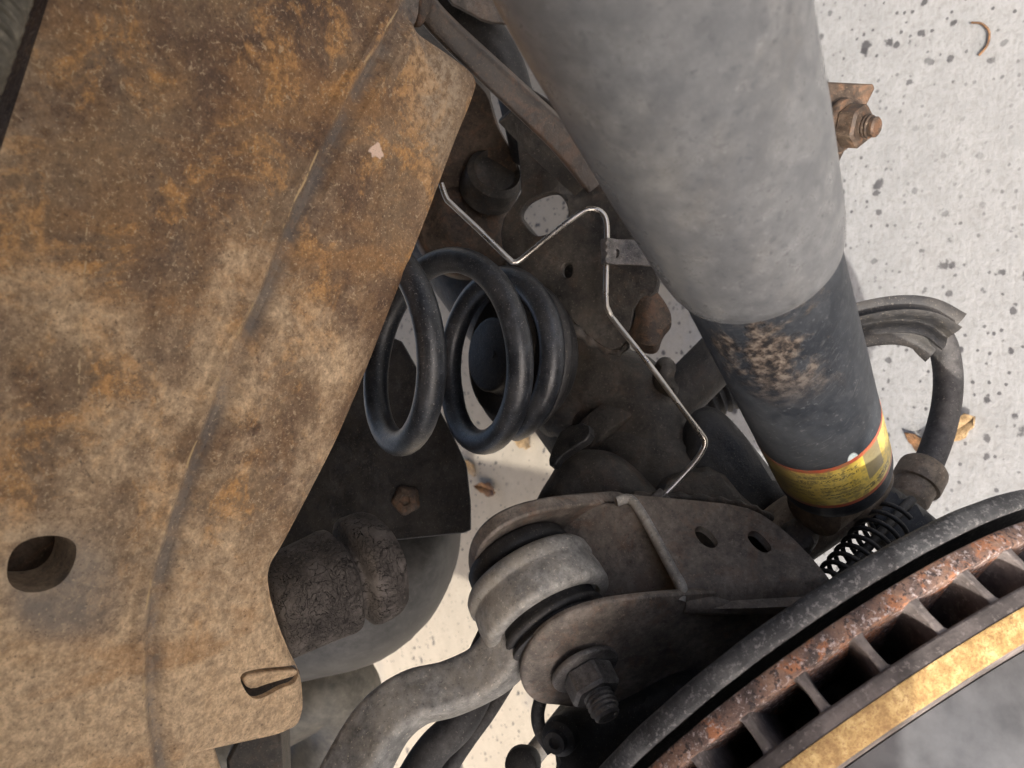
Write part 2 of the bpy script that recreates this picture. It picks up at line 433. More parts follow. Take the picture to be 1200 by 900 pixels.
def steel_line():
    b = NB('bare_steel_line'); n = b.noise(45, 5, .6)
    return b.done(b.ramp(n, [(.3, (.34, .31, .27)), (.7, (.6, .57, .52))]), b.step(n, .3, .7, .22, .4), .9)
MAT['line'] = steel_line()
def cracked_rubber():
    b = NB('cracked_old_rubber')
    w = b.n('ShaderNodeTexNoise'); w.inputs['Scale'].default_value = 90; w.inputs['Detail'].default_value = 4
    b.l(b.co.outputs['Object'], w.inputs['Vector'])
    mx = b.n('ShaderNodeMix'); mx.data_type = 'VECTOR'; mx.inputs[0].default_value = .022
    b.l(b.co.outputs['Object'], mx.inputs[4]); b.l(w.outputs['Color'], mx.inputs[5])
    e1 = b.vor(150, 'DISTANCE_TO_EDGE', mx.outputs[1]); e2 = b.vor(380, 'DISTANCE_TO_EDGE', mx.outputs[1])
    n = b.noise(60, 6, .65); n2 = b.noise(600, 5, .7)
    wd = b.step(n, .34, .66, .01, .045)
    k1 = b.n('ShaderNodeMath'); k1.operation = 'DIVIDE'; b.l(e1, k1.inputs[0]); b.l(wd, k1.inputs[1]); k1.use_clamp = True
    k2 = b.step(e2, .0, .05, .35, 1); k2 = b.math('MAXIMUM', k2, b.step(n, .42, .6))
    k1b = b.math('MAXIMUM', k1.outputs[0], b.step(b.noise(75, 4, .6, 0, b.map((1, 1, 1), (2, 1, .3))), .48, .58, 0, .95))
    k = b.math('MULTIPLY', k1b, k2)
    c = b.ramp(n, [(.36, (.04, .034, .031)), (.5, (.07, .06, .054)), (.64, (.115, .1, .09))])
    c = b.mix(b.step(n2, .55, .72, 0, .6), c, (.2, .175, .155))
    c = b.mix(b.math('MULTIPLY', b.step(b.upz(), 0, 1), b.step(n2, .3, .6, .2, .5)), c, (.17, .14, .11))
    c = b.mix(b.step(k, .1, .8, .93, 0), c, (.006, .005, .005))
    nm = b.bump(k, .9, .0014); nm = b.bump(n2, .5, .0005, nm); nm = b.bump(n, .4, .002, nm)
    return b.done(c, .82, 0, nm, .25)
MAT['bump'] = cracked_rubber()

def shock_paint(worn=True):
    b = NB('dusty_shock_paint' if worn else 'shock_body_paint')
    U, V = b.uv(); U = b.math('SUBTRACT', 1.0, U)
    n1 = b.noise(9, 6, .6, .3); n2 = b.noise(70, 8, .68); n3 = b.noise(420, 5, .65)
    if worn: c = b.ramp(n1, [(.33, (.14, .145, .148)), (.5, (.175, .178, .178)), (.7, (.215, .21, .196))])
    else: c = b.ramp(n1, [(.34, (.016, .02, .026)), (.5, (.03, .035, .042)), (.68, (.06, .065, .07))])
    c = b.mix(b.step(n2, .45, .6, 0, .35), c, (.15, .151, .151) if worn else (.06, .066, .073))
    c = b.mix(1.0, c, b.ramp(b.noise(180, 8, .72), [(.36, .84), (.5, 1.0), (.64, 1.16)]), 'MULTIPLY')
    c = b.mix(b.step(n3, .6, .7, 0, .5), c, (.3, .3, .295) if worn else (.16, .165, .17))
    c = b.mix(b.step(b.noise(300, 4, .6, 0, b.map((1, 1, 1), (.3, 1, .2))), .57, .66, 0, .4), c, (.06, .065, .07))
    if worn:
        k = b.math('MULTIPLY', b.step(b.noise(20, 5, .6, .5, b.map((1, 1, 1), (2, .4, 1))), .52, .7), .3)
        c = b.mix(k, c, (.2, .17, .125))
        c = b.mix(b.math('MULTIPLY', b.step(b.math('ADD', V, b.math('MULTIPLY', b.math('SUBTRACT', n1, .5), .6)), .5, .8), b.step(n2, .36, .6, .1, .45)), c, (.07, .078, .088))
    else:
        # mud cake and scuffs below the dust cover
        top = b.math('SUBTRACT', 1.0, b.step(V, .3, .5))
        md = b.math('ADD', b.noise(42, 7, .7, .3), b.math('MULTIPLY', b.math('ABSOLUTE', b.math('SUBTRACT', U, .45)), -1.3))
        mud = b.math('MULTIPLY', b.step(md, .36, .48), top)
        mn = b.noise(230, 7, .72)
        c = b.mix(mud, c, b.ramp(mn, [(.42, (.016, .015, .015)), (.5, (.085, .066, .052)), (.6, (.2, .17, .138))]))
        sc = b.step(b.noise(150, 4, .6, 0, b.map((1, 1, 7), (.3, .9, .4))), .6, .68)
        c = b.mix(b.math('MULTIPLY', sc, .22), c, (.2, .2, .195))
        du = b.math('SUBTRACT', U, .55); dv = b.math('MULTIPLY', b.math('SUBTRACT', V, .74), .5)
        dd = b.math('SQRT', b.math('ADD', b.math('MULTIPLY', du, du), b.math('MULTIPLY', dv, dv)))
        c = b.mix(b.math('SUBTRACT', 1.0, b.step(dd, .013, .017)), c, b.mix(b.step(n3, .4, .55), (.35, .48, .5), (.6, .68, .68)))
        nm = b.bump(b.math('MULTIPLY', mud, mn), .6, .0016)
        nm = b.bump(n2, .3, .0006, nm); nm = b.bump(n3, .25, .0002, nm)
        return b.done(c, b.step(n2, .3, .75, .42, .65), 0, nm, .28)
    nm = b.bump(n2, .25, .0006); nm = b.bump(n3, .3, .0003, nm)
    return b.done(c, b.step(n2, .3, .7, .24, .42), 0, nm, .55)
MAT['cover'] = shock_paint(True); MAT['body'] = shock_paint(False)

def label_mat():
    b = NB('yellow_warning_label'); U, V = b.uv(); U = b.math('SUBTRACT', 1.0, U)
    n1 = b.noise(50, 6, .65, .4); n2 = b.noise(260, 6, .7)
    c = b.mix(b.step(n1, .35, .75), (.6, .43, .05), (.78, .64, .2))
    ink = (.03, .028, .02)
    def text(u0, u1, v0, v1, rows, dens, thr=.5):
        nonlocal c
        mp = b.map((dens, rows / (v1 - v0) * 1.0, 1), (0, 0, 0), 'UV')
        bl = b.noise(1.0, 2, .7, 0, b.map((dens, rows / (v1 - v0) * 3.0, 1), (0, 0, 0), 'UV'))
        fr = b.math('FRACT', b.math('MULTIPLY', b.math('SUBTRACT', V, v0), rows / (v1 - v0)))
        rowm = b.math('MULTIPLY', b.step(fr, .18, .24), b.math('SUBTRACT', 1.0, b.step(fr, .74, .8)))
        box = b.math('MULTIPLY', b.math('MULTIPLY', b.math('GREATER_THAN', U, u0), b.math('LESS_THAN', U, u1)), b.math('MULTIPLY', b.math('GREATER_THAN', V, v0), b.math('LESS_THAN', V, v1)))
        k = b.math('MULTIPLY', b.math('MULTIPLY', rowm, box), b.step(bl, thr - .03, thr + .03))
        c = b.mix(b.math('MULTIPLY', k, .8), c, ink)
    text(.40, .555, .14, .36, 2, 150); text(.45, .55, .44, .78, 4, 170); text(.28, .43, .3, .72, 4, 150)
    text(.553, .66, .72, .9, 1, 75, .47)
    pan = b.math('MULTIPLY', b.math('GREATER_THAN', U, .575), b.math('GREATER_THAN', .66, V))
    pan = b.math('MULTIPLY', pan, b.math('LESS_THAN', U, .635))
    c = b.mix(b.math('MULTIPLY', pan, .85), c, b.mix(n2, (.13, .12, .09), (.26, .23, .15)))
    red = b.math('ADD', b.math('LESS_THAN', V, .07), b.math('GREATER_THAN', V, .93))
    c = b.mix(red, c, (.5, .1, .05))
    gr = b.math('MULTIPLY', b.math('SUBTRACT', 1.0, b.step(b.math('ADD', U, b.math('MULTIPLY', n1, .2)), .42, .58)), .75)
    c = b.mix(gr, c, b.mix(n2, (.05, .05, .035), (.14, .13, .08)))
    c = b.mix(b.step(n2, .48, .62, 0, .6), c, (.17, .14, .08))
    c = b.mix(b.step(b.noise(90, 7, .7), .52, .6, 0, .5), c, (.2, .16, .08))
    return b.done(c, .34, 0, b.bump(n2, .12, .0003), .5)
MAT['label'] = label_mat()

def rotor_mats():
    b = NB('rusted_rotor_rim')
    n1 = b.noise(60, 7, .68, .4); n2 = b.noise(420, 6, .7)
    c = b.ramp(n1, [(.34, (.06, .045, .04)), (.47, (.135, .087, .07)), (.57, (.21, .125, .088)), (.68, (.32, .2, .14))])
    c = b.mix(b.math('MULTIPLY', b.step(b.noise(52, 7, .7, .6), .53, .6), .8), c, (.36, .145, .065))
    c = b.mix(b.step(n2, .53, .63, 0, .85), c, (.46, .39, .37))
    c = b.mix(b.step(b.noise(500, 4, .6, 0, b.map((1, 1, 1), (1, .3, 2))), .54, .63, 0, .85), c, (.03, .022, .022))
    nm = b.bump(n2, .9, .0008); nm = b.bump(n1, .5, .0012, nm)
    MAT['rotor_rim'] = b.done(c, .75, 0, nm, .4)
    b = NB('grey_rotor_rim'); n1 = b.noise(60, 7, .68); n2 = b.noise(420, 6, .7)
    c = b.ramp(n1, [(.36, (.07, .06, .055)), (.5, (.12, .102, .094)), (.64, (.2, .17, .155))])
    c = b.mix(b.step(n2, .54, .64, 0, .7), c, (.27, .23, .21))
    MAT['rotor_grey'] = b.done(c, .7, 0, b.bump(n2, .7, .0006), .4)
    b = NB('golden_rust_lip'); n1 = b.noise(150, 6, .7); n2 = b.noise(900, 5, .7)
    c = b.ramp(n1, [(.36, (.22, .125, .04)), (.5, (.36, .23, .08)), (.64, (.52, .37, .16))])
    c = b.mix(b.step(n2, .5, .6, 0, .7), c, (.2, .1, .035))
    MAT['rotor_gold'] = b.done(c, .62, .05, b.bump(n2, .9, .0006), .5)
    b = NB('swept_rotor_face'); n1 = b.noise(60, 6, .6); n2 = b.noise(500, 4, .6)
    c = b.ramp(n1, [(.36, (.08, .08, .082)), (.64, (.13, .13, .132))])
    MAT['rotor_face'] = b.done(c, b.step(n2, .3, .7, .4, .55), .15, b.bump(n2, .12, .0002), .4)
    b = NB('dust_shield_paint'); n1 = b.noise(55, 7, .65); n2 = b.noise(500, 6, .7)
    c = b.ramp(n1, [(.36, (.02, .02, .021)), (.52, (.04, .04, .041)), (.66, (.08, .079, .078))])
    c = b.mix(b.math('MULTIPLY', b.step(n2, .52, .62), .6), c, (.2, .19, .185))
    MAT['shield'] = b.done(c, .62, 0, b.bump(n2, .9, .0008), .45)
rotor_mats()

def concrete():
    b = NB('broom_finished_concrete')
    n1 = b.noise(2.2, 6, .6); n2 = b.noise(28, 8, .7); n3 = b.noise(170, 6, .7)
    c = b.ramp(n1, [(.3, (.2, .2, .196)), (.6, (.25, .25, .244)), (.8, (.295, .294, .287))])
    c = b.mix(b.step(n2, .3, .7, 0, .5), c, (.32, .318, .31))
    c = b.mix(b.step(n3, .36, .52, .6, 0), c, (.19, .185, .175))
    br = b.noise(1, 6, .65, .6, b.map((60, 260, 1), (0, 0, R_(35))))
    c = b.mix(b.step(br, .4, .54, .35, 0), c, (.2, .195, .185))
    sp = b.n('ShaderNodeSeparateXYZ'); b.l(b.co.outputs['Object'], sp.inputs[0])
    shade_tone = b.math('ADD', sp.outputs[1], b.math('MULTIPLY', b.math('SUBTRACT', b.noise(6, 7, .65), .5), .5))
    c = b.mix(b.step(shade_tone, .5, .85, 0, .9), c, b.mix(n2, (.25, .215, .16), (.4, .345, .265)))  # tone of the shaded ground under the car, painted into the concrete as tan
    # dark oil specks of three sizes, kept sparse by a second mask
    for sc, th, am, dens in ((22, .14, .92, .75), (48, .18, .9, .85), (105, .21, .85, .7)):
        d = b.math('ADD', b.vor(sc), b.math('MULTIPLY', b.math('SUBTRACT', b.noise(sc * 3.2, 6, .7), .5), .42))
        m = b.math('SUBTRACT', 1.0, b.step(d, th * .7, th * 1.1))
        cell = b.n('ShaderNodeTexVoronoi'); cell.inputs['Scale'].default_value = sc; b.l(b.co.outputs['Object'], cell.inputs['Vector'])
        sx = b.n('ShaderNodeSeparateColor'); b.l(cell.outputs['Color'], sx.inputs[0])
        m = b.math('MULTIPLY', m, b.math('LESS_THAN', sx.outputs[0], dens))
        m = b.math('MULTIPLY', m, b.step(b.noise(4.5, 4, .6), .36, .54, .3, 1))
        c = b.mix(b.math('MULTIPLY', m, am), c, (.05, .048, .05))
    bl = b.math('MULTIPLY', b.step(b.noise(9, 6, .68, .4), .56, .72), .35)
    c = b.mix(bl, c, (.2, .19, .18))
    nm = b.bump(n3, .5, .002); nm = b.bump(br, .15, .0015, nm); nm = b.bump(n2, .12, .002, nm)
    return b.done(c, .88, 0, nm, .25)
MAT['concrete'] = concrete()
MAT['leaf'] = grime('dry_leaf', (.16, .1, .045), (.28, .185, .09), (.4, .28, .15), 120, (.6, .8), (.5, .36, .2), .2, .3, .3)
MAT['leaf_dark'] = grime('brown_leaf', (.05, .025, .012), (.12, .06, .025), (.22, .11, .05), 120, (.6, .8), (.3, .2, .12), .2, .3, .3)
MAT['ribbed'] = grime('grey_ribbed_plastic', (.09, .083, .066), (.14, .128, .102), (.2, .185, .15), 30, (.5, .7), (.3, .27, .2), .3, .4, .1)

# ------------------------------------------------------------------ the ground
gs = 25
ground = mesh_obj('ground', [(-gs, -gs, 0), (gs, -gs, 0), (gs, gs, 0), (-gs, gs, 0)], [[0, 1, 2, 3]], MAT['concrete'], cam_space=False, smooth=False)
ground['kind'] = 'structure'

# ------------------------------------------------------------------ vehicle body over the wheel (out of frame; it shades the suspension)
def boxw(name, lo, hi, mat, parent, bev=.01):
    v = [(x, y, z) for x in (lo[0], hi[0]) for y in (lo[1], hi[1]) for z in (lo[2], hi[2])]
    f = [[0, 1, 3, 2], [4, 6, 7, 5], [0, 4, 5, 1], [2, 3, 7, 6], [0, 2, 6, 4], [1, 5, 7, 3]]
    return bevel(mesh_obj(name, v, f, mat, parent, cam_space=False), bev)
body = thing('vehicle_body', 'dark wheel housing and floor pan of the vehicle above the rusty frame rail', 'vehicle body')
boxw('floor_pan', (-.798, .36, .88), (2.4, 1.75, .93), MAT['black'], body)
boxw('wheel_housing', (-.798, -.15, 1.08), (.70, .358, 1.12), MAT['black'], body)
boxw('fender', (-.80, -.19, .83), (2.4, -.155, 1.35), MAT['black'], body)
boxw('bumper', (-.86, -.15, .77), (-.80, 1.75, 1.02), MAT['black'], body)
boxw('housing_end', (.704, -.15, .55), (.76, .355, 1.078), MAT['black'], body)

# ------------------------------------------------------------------ frame rail
O = Vector((.45, -.70, .55)).normalized()            # outboard along the bracket bolt
rail = thing('frame_rail', 'rusty brown steel frame rail side with a grey fold line and drain hole', 'frame rail')
rp = plane3((560, 90, .40), (0, 450, .25), (330, 850, .37))
fy = np.array([y for x, y in FOLD], float); fx = np.array([x for x, y in FOLD], float)
def rail_relief(dist, X, Y):
    s = X - np.interp(Y, fy, fx)                       # signed distance to the fold
    z = np.where(s < 0, -0.00019 * np.minimum(-s, 200), 0.0)        # panel beyond the fold falls back a little
    z = z - 0.0042 * np.exp(-((s - 4) / 9.0) ** 2) + 0.0016 * np.exp(-((s + 15) / 8.0) ** 2) + .0012 * np.exp(-((s - 22) / 9.0) ** 2)
    # the web rolls away into the upper flange along the left side
    roll = np.clip((62 - .32 * Y + 95 - X) / 95.0, 0, 1.2)
    z = z - 0.085 * roll ** 2.0
    z = z - 0.0012 * np.exp(-(np.hypot(X - 52, Y - 665) - 45).clip(0) / 18.0)
    wv = np.array([noise.noise(Vector((x / 90, y / 90, 0))) for x, y in zip(X, Y)])
    w2 = np.array([noise.noise(Vector((x / 28, y / 28, 3))) for x, y in zip(X, Y)])
    z = z + .0010 * wv + .00025 * w2
    # rounded pressing edge on the lower right corner
    return z - 0.0035 * np.exp(-dist / 5.0)
rail_out = [(-300, 1100), (-300, 1085), (-300, 1060), (-12, 232), (62, 0), (118, -180), (124, -200), (470, -200), (478, -20), (484, 22), (492, 38), (528, 62), (558, 84), (564, 98), (556, 122), (540, 160), (500, 268), (466, 352), (432, 440), (398, 520), (362, 590), (336, 640), (322, 662), (318, 678),
            (322, 705), (332, 738), (343, 765), (352, 782), (358, 800), (360, 832), (354, 853), (330, 864), (290, 873), (222, 888), (222, 960), (226, 1085), (226, 1100)]
hole = [(14, 690), (12, 664), (22, 643), (45, 632), (75, 630), (94, 638), (95, 655), (86, 678), (68, 694), (38, 700)]
slot = [(279, 790), (300, 784), (330, 781), (350, 780), (354, 790), (345, 802), (330, 806), (316, 815), (300, 821), (288, 812)]
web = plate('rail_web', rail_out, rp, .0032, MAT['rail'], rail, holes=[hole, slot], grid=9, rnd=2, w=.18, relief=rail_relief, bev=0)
plate('dark_backing', [(-260, -240), (170, -240), (150, 0), (60, 330), (-260, 420)], plane(30, 80, .315, rp.n), .006, MAT['black'], body, grid=40, rnd=0)  # added black sheet standing in for the dark gap behind the rail edge
rp2 = lambda x, y: rp(x, y) + .0042
rp2.n = rp.n
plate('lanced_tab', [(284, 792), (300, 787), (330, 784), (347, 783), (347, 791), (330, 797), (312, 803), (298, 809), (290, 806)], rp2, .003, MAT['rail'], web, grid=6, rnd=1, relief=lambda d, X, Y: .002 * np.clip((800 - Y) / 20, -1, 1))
# dark inside of the rail behind the drain hole
bp = plane(50, 660, .30, rp.n)
plate('inner_web', [(-40, 590), (150, 590), (170, 750), (-40, 760)], bp, .004, MAT['axle_brown'], rail, grid=30, rnd=1)
ip = plane(318, 800, .385, rp.n)
plate('inner_flange', [(250, 770), (352, 770), (352, 835), (250, 850)], ip, .004, MAT['axle_brown'], rail, grid=30, rnd=1)
# gusset at the upper end of the rail
gp = plane(485, 10, .375, (.35, -.2, .9))
plate('end_gusset', [(466, -60), (492, -60), (494, 10), (488, 34), (470, 28), (464, 16)], gp, .012, MAT['bracket'], rail, grid=10, rnd=1, bev=.0015)
gp = plane(498, 10, .378, (.85, -.1, .5))
plate('gusset_face', [(492, -60), (520, -60), (508, 8), (497, 30), (490, 33), (494, 8)], gp, .008, MAT['axle_brown'], rail, grid=10, rnd=1, bev=.0015)

# ribbed conduit beside the rail (top corner)
cond = thing('ribbed_conduit', 'pale grey ribbed conduit running past the dark upper edge of the rusty rail', 'conduit')
path = catmull([P(34, -160, .215), P(-6, -30, .20), (P(-38, 60, .19)), P(-92, 200, .18)], 40)
sweep('sleeve', path, .0085, MAT['ribbed'], cond, scale=lambda t: 1 + .10 * math.cos(t * 2 * math.pi * 34))

# ------------------------------------------------------------------ coil spring on its seat
AX = -Zc                                              # spring axis, downward
cB = P(566, 415, .47)
_, e_near, _t = frame(AX, (0, 0, 1))
e_top = Vector((-.03, 1, 0)); e_top = (e_top - AX * AX.dot(e_top)).normalized()
e_near = (e_near - e_top * e_near.dot(e_top)).normalized()
RS, PITCH, WR = .0525, .0555, .0074
spring = thing('coil_spring', 'thick black coil spring wound between the rusty rail and its rubber seat', 'coil spring')
pts = []
for i in range(0, 1 + int(2.62 * 48)):
    ph = R_(-50) + 2 * math.pi * i / 48
    turn = (math.degrees(ph) - 540) / 360
    s = PITCH * turn
    if turn > .18: s = PITCH * .18 + PITCH * .17 * (turn - .18)
    rr = RS if turn < .2 else RS - .007 * min(1, (turn - .2) / .4)
    pts.append(cB + AX * s + (e_top * math.cos(ph) + e_near * math.sin(ph)) * rr)
sweep('wire', pts, WR, MAT['spring'], spring)
seat = thing('spring_seat', 'ribbed black rubber isolator seat under the lower end of the coil spring', 'spring seat')
cS = cB + AX * .014
iso = lathe('isolator', cS, AX, [(.001, .0), (.001, .036), (.002, .0385), (.007, .0395), (.0085, .0425), (.0105, .0460), (.014, .0470), (.0165, .0462), (.0175, .0430), (.0185, .0405), (.026, .0395), (.030, .036), (.030, .0)], MAT['rubber'], seat, seg=72, sharp=60)
cup = lathe('bump_pad', cS, AX, [(-.010, 0), (-.010, .0205), (-.0095, .0218), (-.0085, .0225), (-.004, .0225), (-.002, .0232), (.0012, .0245), (.0012, .0)], MAT['black'], seat, seg=56)
lathe('pad_hole', cS + AX * -.0106 + e_near * .004, AX, [(0, 0), (0, .0022), (.0008, .0022), (.0008, 0)], MAT['rubber'], cup, seg=20)

# ------------------------------------------------------------------ axle housing
OR = Vector((.7225, -1.0515, 1.0)).normalized()            # outboard along the brake disc axle
RR = .150
cR = Vector((.1742, -.1837, -.4009))                  # disc centre
_u = OR.cross(Vector((0, 0, 1))).normalized(); _v = OR.cross(_u)
UR = _u * math.cos(R_(265)) + _v * math.sin(R_(265))
axle = thing('axle_housing', 'grimy dark axle housing with spring perch and welded brackets', 'axle')
tubeo = lathe('axle_tube', cR, -OR, [(.045, .0), (.045, .034), (.12, .040), (.17, .044), (.30, .046), (.48, .050), (.60, .085), (.68, .12), (.78, .13), (.86, .11), (.90, .0)], MAT['axle'], axle, seg=64)
lathe('tube_collar', cR, -OR, ringprof(.205, .225, .03, .0505, .002), MAT['axle'], axle)
# cast perch that carries the spring
pl = plane(715, 450, .505, (-.35, .15, .92))
def cast(h, w, bumps=()):
    def f(d, X, Y):
        t = np.clip(d / w, 0, 1); z = -h * (1 - np.sqrt(np.clip(1 - (1 - t) ** 2, 0, 1)))
        for (bx, by, br, bh) in bumps: z = z + bh * np.exp(-(((X - bx) ** 2 + (Y - by) ** 2) / br ** 2))
        z = z + .0009 * np.array([noise.noise(Vector((x / 22, y / 22, 1))) for x, y in zip(X, Y)])
        return z
    return f
plate('spring_perch', [(612, 470), (630, 360), (650, 320), (690, 350), (720, 402), (760, 410), (800, 470), (820, 560), (800, 620), (720, 620), (690, 560), (662, 520), (640, 514), (618, 500)], pl, .02, MAT['axle'], axle, grid=9, rnd=2,
      relief=cast(.02, 40, ((700, 430, 45, .006), (760, 500, 60, .008), (680, 490, 16, -.006))), bev=0)
pl = plane(690, 560, .455, (-.30, .35, .88))
plate('perch_gusset', [(606, 640), (612, 604), (622, 572), (641, 545), (655, 522), (690, 516), (722, 524), (760, 560), (800, 610), (790, 660), (680, 660)], pl, .016, MAT['axle'], axle, grid=8, rnd=2,
      relief=cast(.016, 34, ((660, 575, 14, .003), (640, 590, 10, -.003), (700, 560, 20, .002))), bev=0)
pl = plane(668, 512, .462, (-.55, .5, .66))
plate('perch_tab', [(641, 545), (648, 520), (660, 500), (690, 494), (692, 512), (672, 524), (655, 536), (650, 546)], pl, .006, MAT['black'], axle, grid=7, rnd=1)
# link bracket with a window
lp = plane3((620, 150, .50), (760, 330, .47), (610, 300, .50))
window = [(646, 225), (657, 228), (667, 243), (666, 260), (650, 272), (630, 278), (622, 272), (612, 260), (610, 249), (620, 235)]
small = [(678, 203), (690, 192), (697, 198), (687, 212)]
lb = plate('link_bracket', [(597, 96), (618, 100), (660, 128), (705, 190), (745, 275), (774, 322), (768, 348), (745, 352), (738, 395), (722, 412), (700, 404), (665, 372), (640, 338), (612, 330), (590, 305), (585, 262), (604, 236), (612, 222)], lp, .006, MAT['axle'], axle,
      holes=[window, small, [(660, 310), (668, 308), (671, 316), (668, 325), (661, 326), (658, 318)]], grid=9, rnd=1, bev=.001,
      relief=lambda d, X, Y: .003 * np.exp(-(((X - 650) / 26) ** 2 + ((Y - 250) / 30) ** 2)) - .004 * np.exp(-(((X - 690) * .8 + (Y - 200) * .6) / 9) ** 2) * (Y < 230))
plate('bracket_back', [(630, 290), (705, 285), (715, 360), (640, 350)], plane(665, 320, .53, lp.n), .005, MAT['axle'], axle, grid=20, rnd=1)
# rolled ear and stub under the bracket
pl = plane(768, 375, .475, (-.2, .3, .93))
plate('bracket_ear', [(738, 352), (765, 342), (785, 362), (788, 380), (776, 392), (770, 414), (745, 408), (733, 392), (748, 375)], pl, .006, MAT['axle_brown'], axle, grid=6, rnd=2, relief=lambda d, X, Y: .010 * np.sin(np.clip((X - 733) / 55, 0, 1) * math.pi), bev=.001)
plate('stub_boss', [(768, 420), (782, 412), (796, 424), (790, 442), (800, 452), (790, 466), (764, 450)], plane(780, 440, .48, (-.1, .2, .97)), .01, MAT['axle'], axle, grid=7, rnd=2, relief=cast(.008, 14), bev=0)
# rusty differential cover parts deep inside
pl = plane(570, 160, .56, (-.2, -.1, .97))
plate('cover_plate', [(520, 60), (560, 98), (572, 112), (578, 135), (584, 152), (601, 180), (606, 216), (590, 242), (545, 260), (500, 230)], pl, .01, MAT['axle_brown'], axle, grid=9, rnd=1, relief=lambda d, X, Y: -.012 * np.clip((Y - 170) / 40, 0, 1), bev=.001)
lathe('cover_boss', P(545, 268, .60), (.25, .1, .95), [(0, 0), (0, .040), (.012, .040), (.016, .037), (.018, .03), (.022, .027), (.026, .02), (.026, 0)], MAT['axle_brown'], axle)
lathe('boss_ring', P(572, 222, .58), (.3, .35, .88), [(0, 0), (0, .022), (.02, .021), (.024, .017), (.02, .014), (.02, 0)], MAT['axle'], axle)
# black wing of the backing plate bracket beyond the brake line
pl = plane(860, 530, .47, (-.1, .35, .93))
plate('backing_bracket', [(800, 500), (812, 476), (836, 468), (862, 486), (905, 542), (935, 578), (925, 600), (880, 612), (840, 600), (800, 560)], pl, .012, MAT['black'], axle, grid=10, rnd=2, relief=cast(.01, 22), bev=0)
plate('axle_flange', [(770, 560), (800, 545), (842, 540), (880, 585), (910, 600), (900, 620), (760, 600)], plane(830, 575, .45, (-.1, .45, .88)), .01, MAT['axle'], axle, grid=9, rnd=1, relief=cast(.008, 16), bev=0)

# control-arm bracket: two flanges, top plate with two holes, inner web
ob = [axle]
e1b = Vector((1, 0, 0)) - O * O.x; e1b.normalize()
n1b = O.cross(e1b)
if n1b.z < 0: n1b = -n1b
nF = Vector((.27, -.52, .81)).normalized()
br = plate('bracket_flange', [(552, 672), (556, 645), (574, 620), (605, 602), (650, 591), (700, 586), (738, 583), (752, 606), (756, 690), (730, 735), (650, 735), (588, 716), (562, 700)], plane(600, 650, .415, O), .006, MAT['bracket'], axle, grid=8, rnd=2,
           relief=lambda d, X, Y: .0025 * np.exp(-d / 9) + .0, bev=.0015)
plate('bracket_flange', [(611, 796), (614, 772), (630, 746), (660, 724), (700, 710), (745, 703), (800, 698), (900, 694), (985, 690), (975, 745), (900, 805), (820, 845), (740, 842), (700, 836), (660, 830), (632, 828), (616, 815)], plane(668, 763, .373, nF), .005, MAT['bracket'], axle, grid=9, rnd=2,
      relief=lambda d, X, Y: -.0015 * np.exp(-d / 6), bev=.001)
tp = plane(800, 701, .378, n1b)
top = plate('bracket_top', [(728, 584), (742, 580), (800, 585), (868, 592), (900, 606), (940, 640), (985, 694), (950, 704), (860, 708), (806, 706), (798, 692), (784, 664), (764, 626), (748, 598)], tp, .006, MAT['bracket'], axle, grid=8, rnd=1,
      holes=[[(812, 620), (822, 615), (836, 626), (843, 638), (834, 644), (820, 636)], [(874, 626), (884, 620), (898, 632), (906, 644), (896, 649), (882, 640)]],
      relief=lambda d, X, Y: .0022 * np.exp(-((X - (742 + (Y - 585) * .5)) / 7) ** 2) - (.007 + .016 * np.clip((X - 800) / 180, 0, 1)) * np.clip((Y - 676) / 32, 0, 1) ** 2, bev=.0012)
sweep('fold', catmull([P(798, 704, .3840), P(850, 706, .389), P(910, 702, .396), P(985, 694, .404)], 6), .0062, MAT['bracket'], axle)
# welded lip along the front edge of the top plate
wl_ = catmull([P(722, 588, tp(722, 588) - .001), P(738, 585, tp(738, 585) - .001), P(752, 602, tp(752, 602) - .001), P(770, 634, tp(770, 634) - .001), P(788, 668, tp(788, 668) - .001), P(799, 688, tp(799, 688) - .001), P(797, 704, .378)], 8)
sweep('front_lip', wl_, .0026, MAT['arm'], top)
def bead(pts, r, parent):
    path = catmull([P(*q) for q in pts], 14)
    return sweep('weld_bead', path, r, MAT['axle'], parent, scale=lambda t: 1 + .22 * math.sin(t * len(path) * .9) + .25 * noise.noise(Vector((t * 22, 0, 4))))
bead([(742, 582, .434), (790, 583, .434), (840, 588, .434), (880, 597, .433), (915, 616, .431)], .0028, axle)
bead([(640, 345, .487), (660, 372, .487), (690, 398, .485), (722, 412, .483), (738, 396, .482)], .0030, axle)
wp = plane3((745, 600, .425), (796, 690, .385), (735, 690, .430))
plate('bracket_web', [(640, 600), (735, 586), (752, 606), (790, 672), (798, 700), (760, 712), (660, 720)], plane(745, 660, .405, (-.35, .15, .92)), .004, MAT['bracket'], axle, grid=10, rnd=1)
# pivot bolt and nut
bolt = thing('pivot_bolt', 'grey pivot bolt with hex nut and threaded end through the control arm bracket', 'bolt')
cN = P(684, 781, .3812)
Ob = Vector((.36, -.62, .70)).normalized()
lathe('washer', cN, Ob, ringprof(0, .0032, .0, .0172, .001), MAT['bolt'], bolt)
hexnut('hex_nut', cN + Ob * .0032, Ob, .0215, .0125, MAT['bolt'], bolt, twist=.35)
stud('threaded_end', cN + Ob * .0150, Ob, .0072, .0120, MAT['bolt'], bolt, .0024)
lathe('shank', cN, -Ob, cyl(.0, .085, .006, .001), MAT['bolt'], bolt, seg=24)

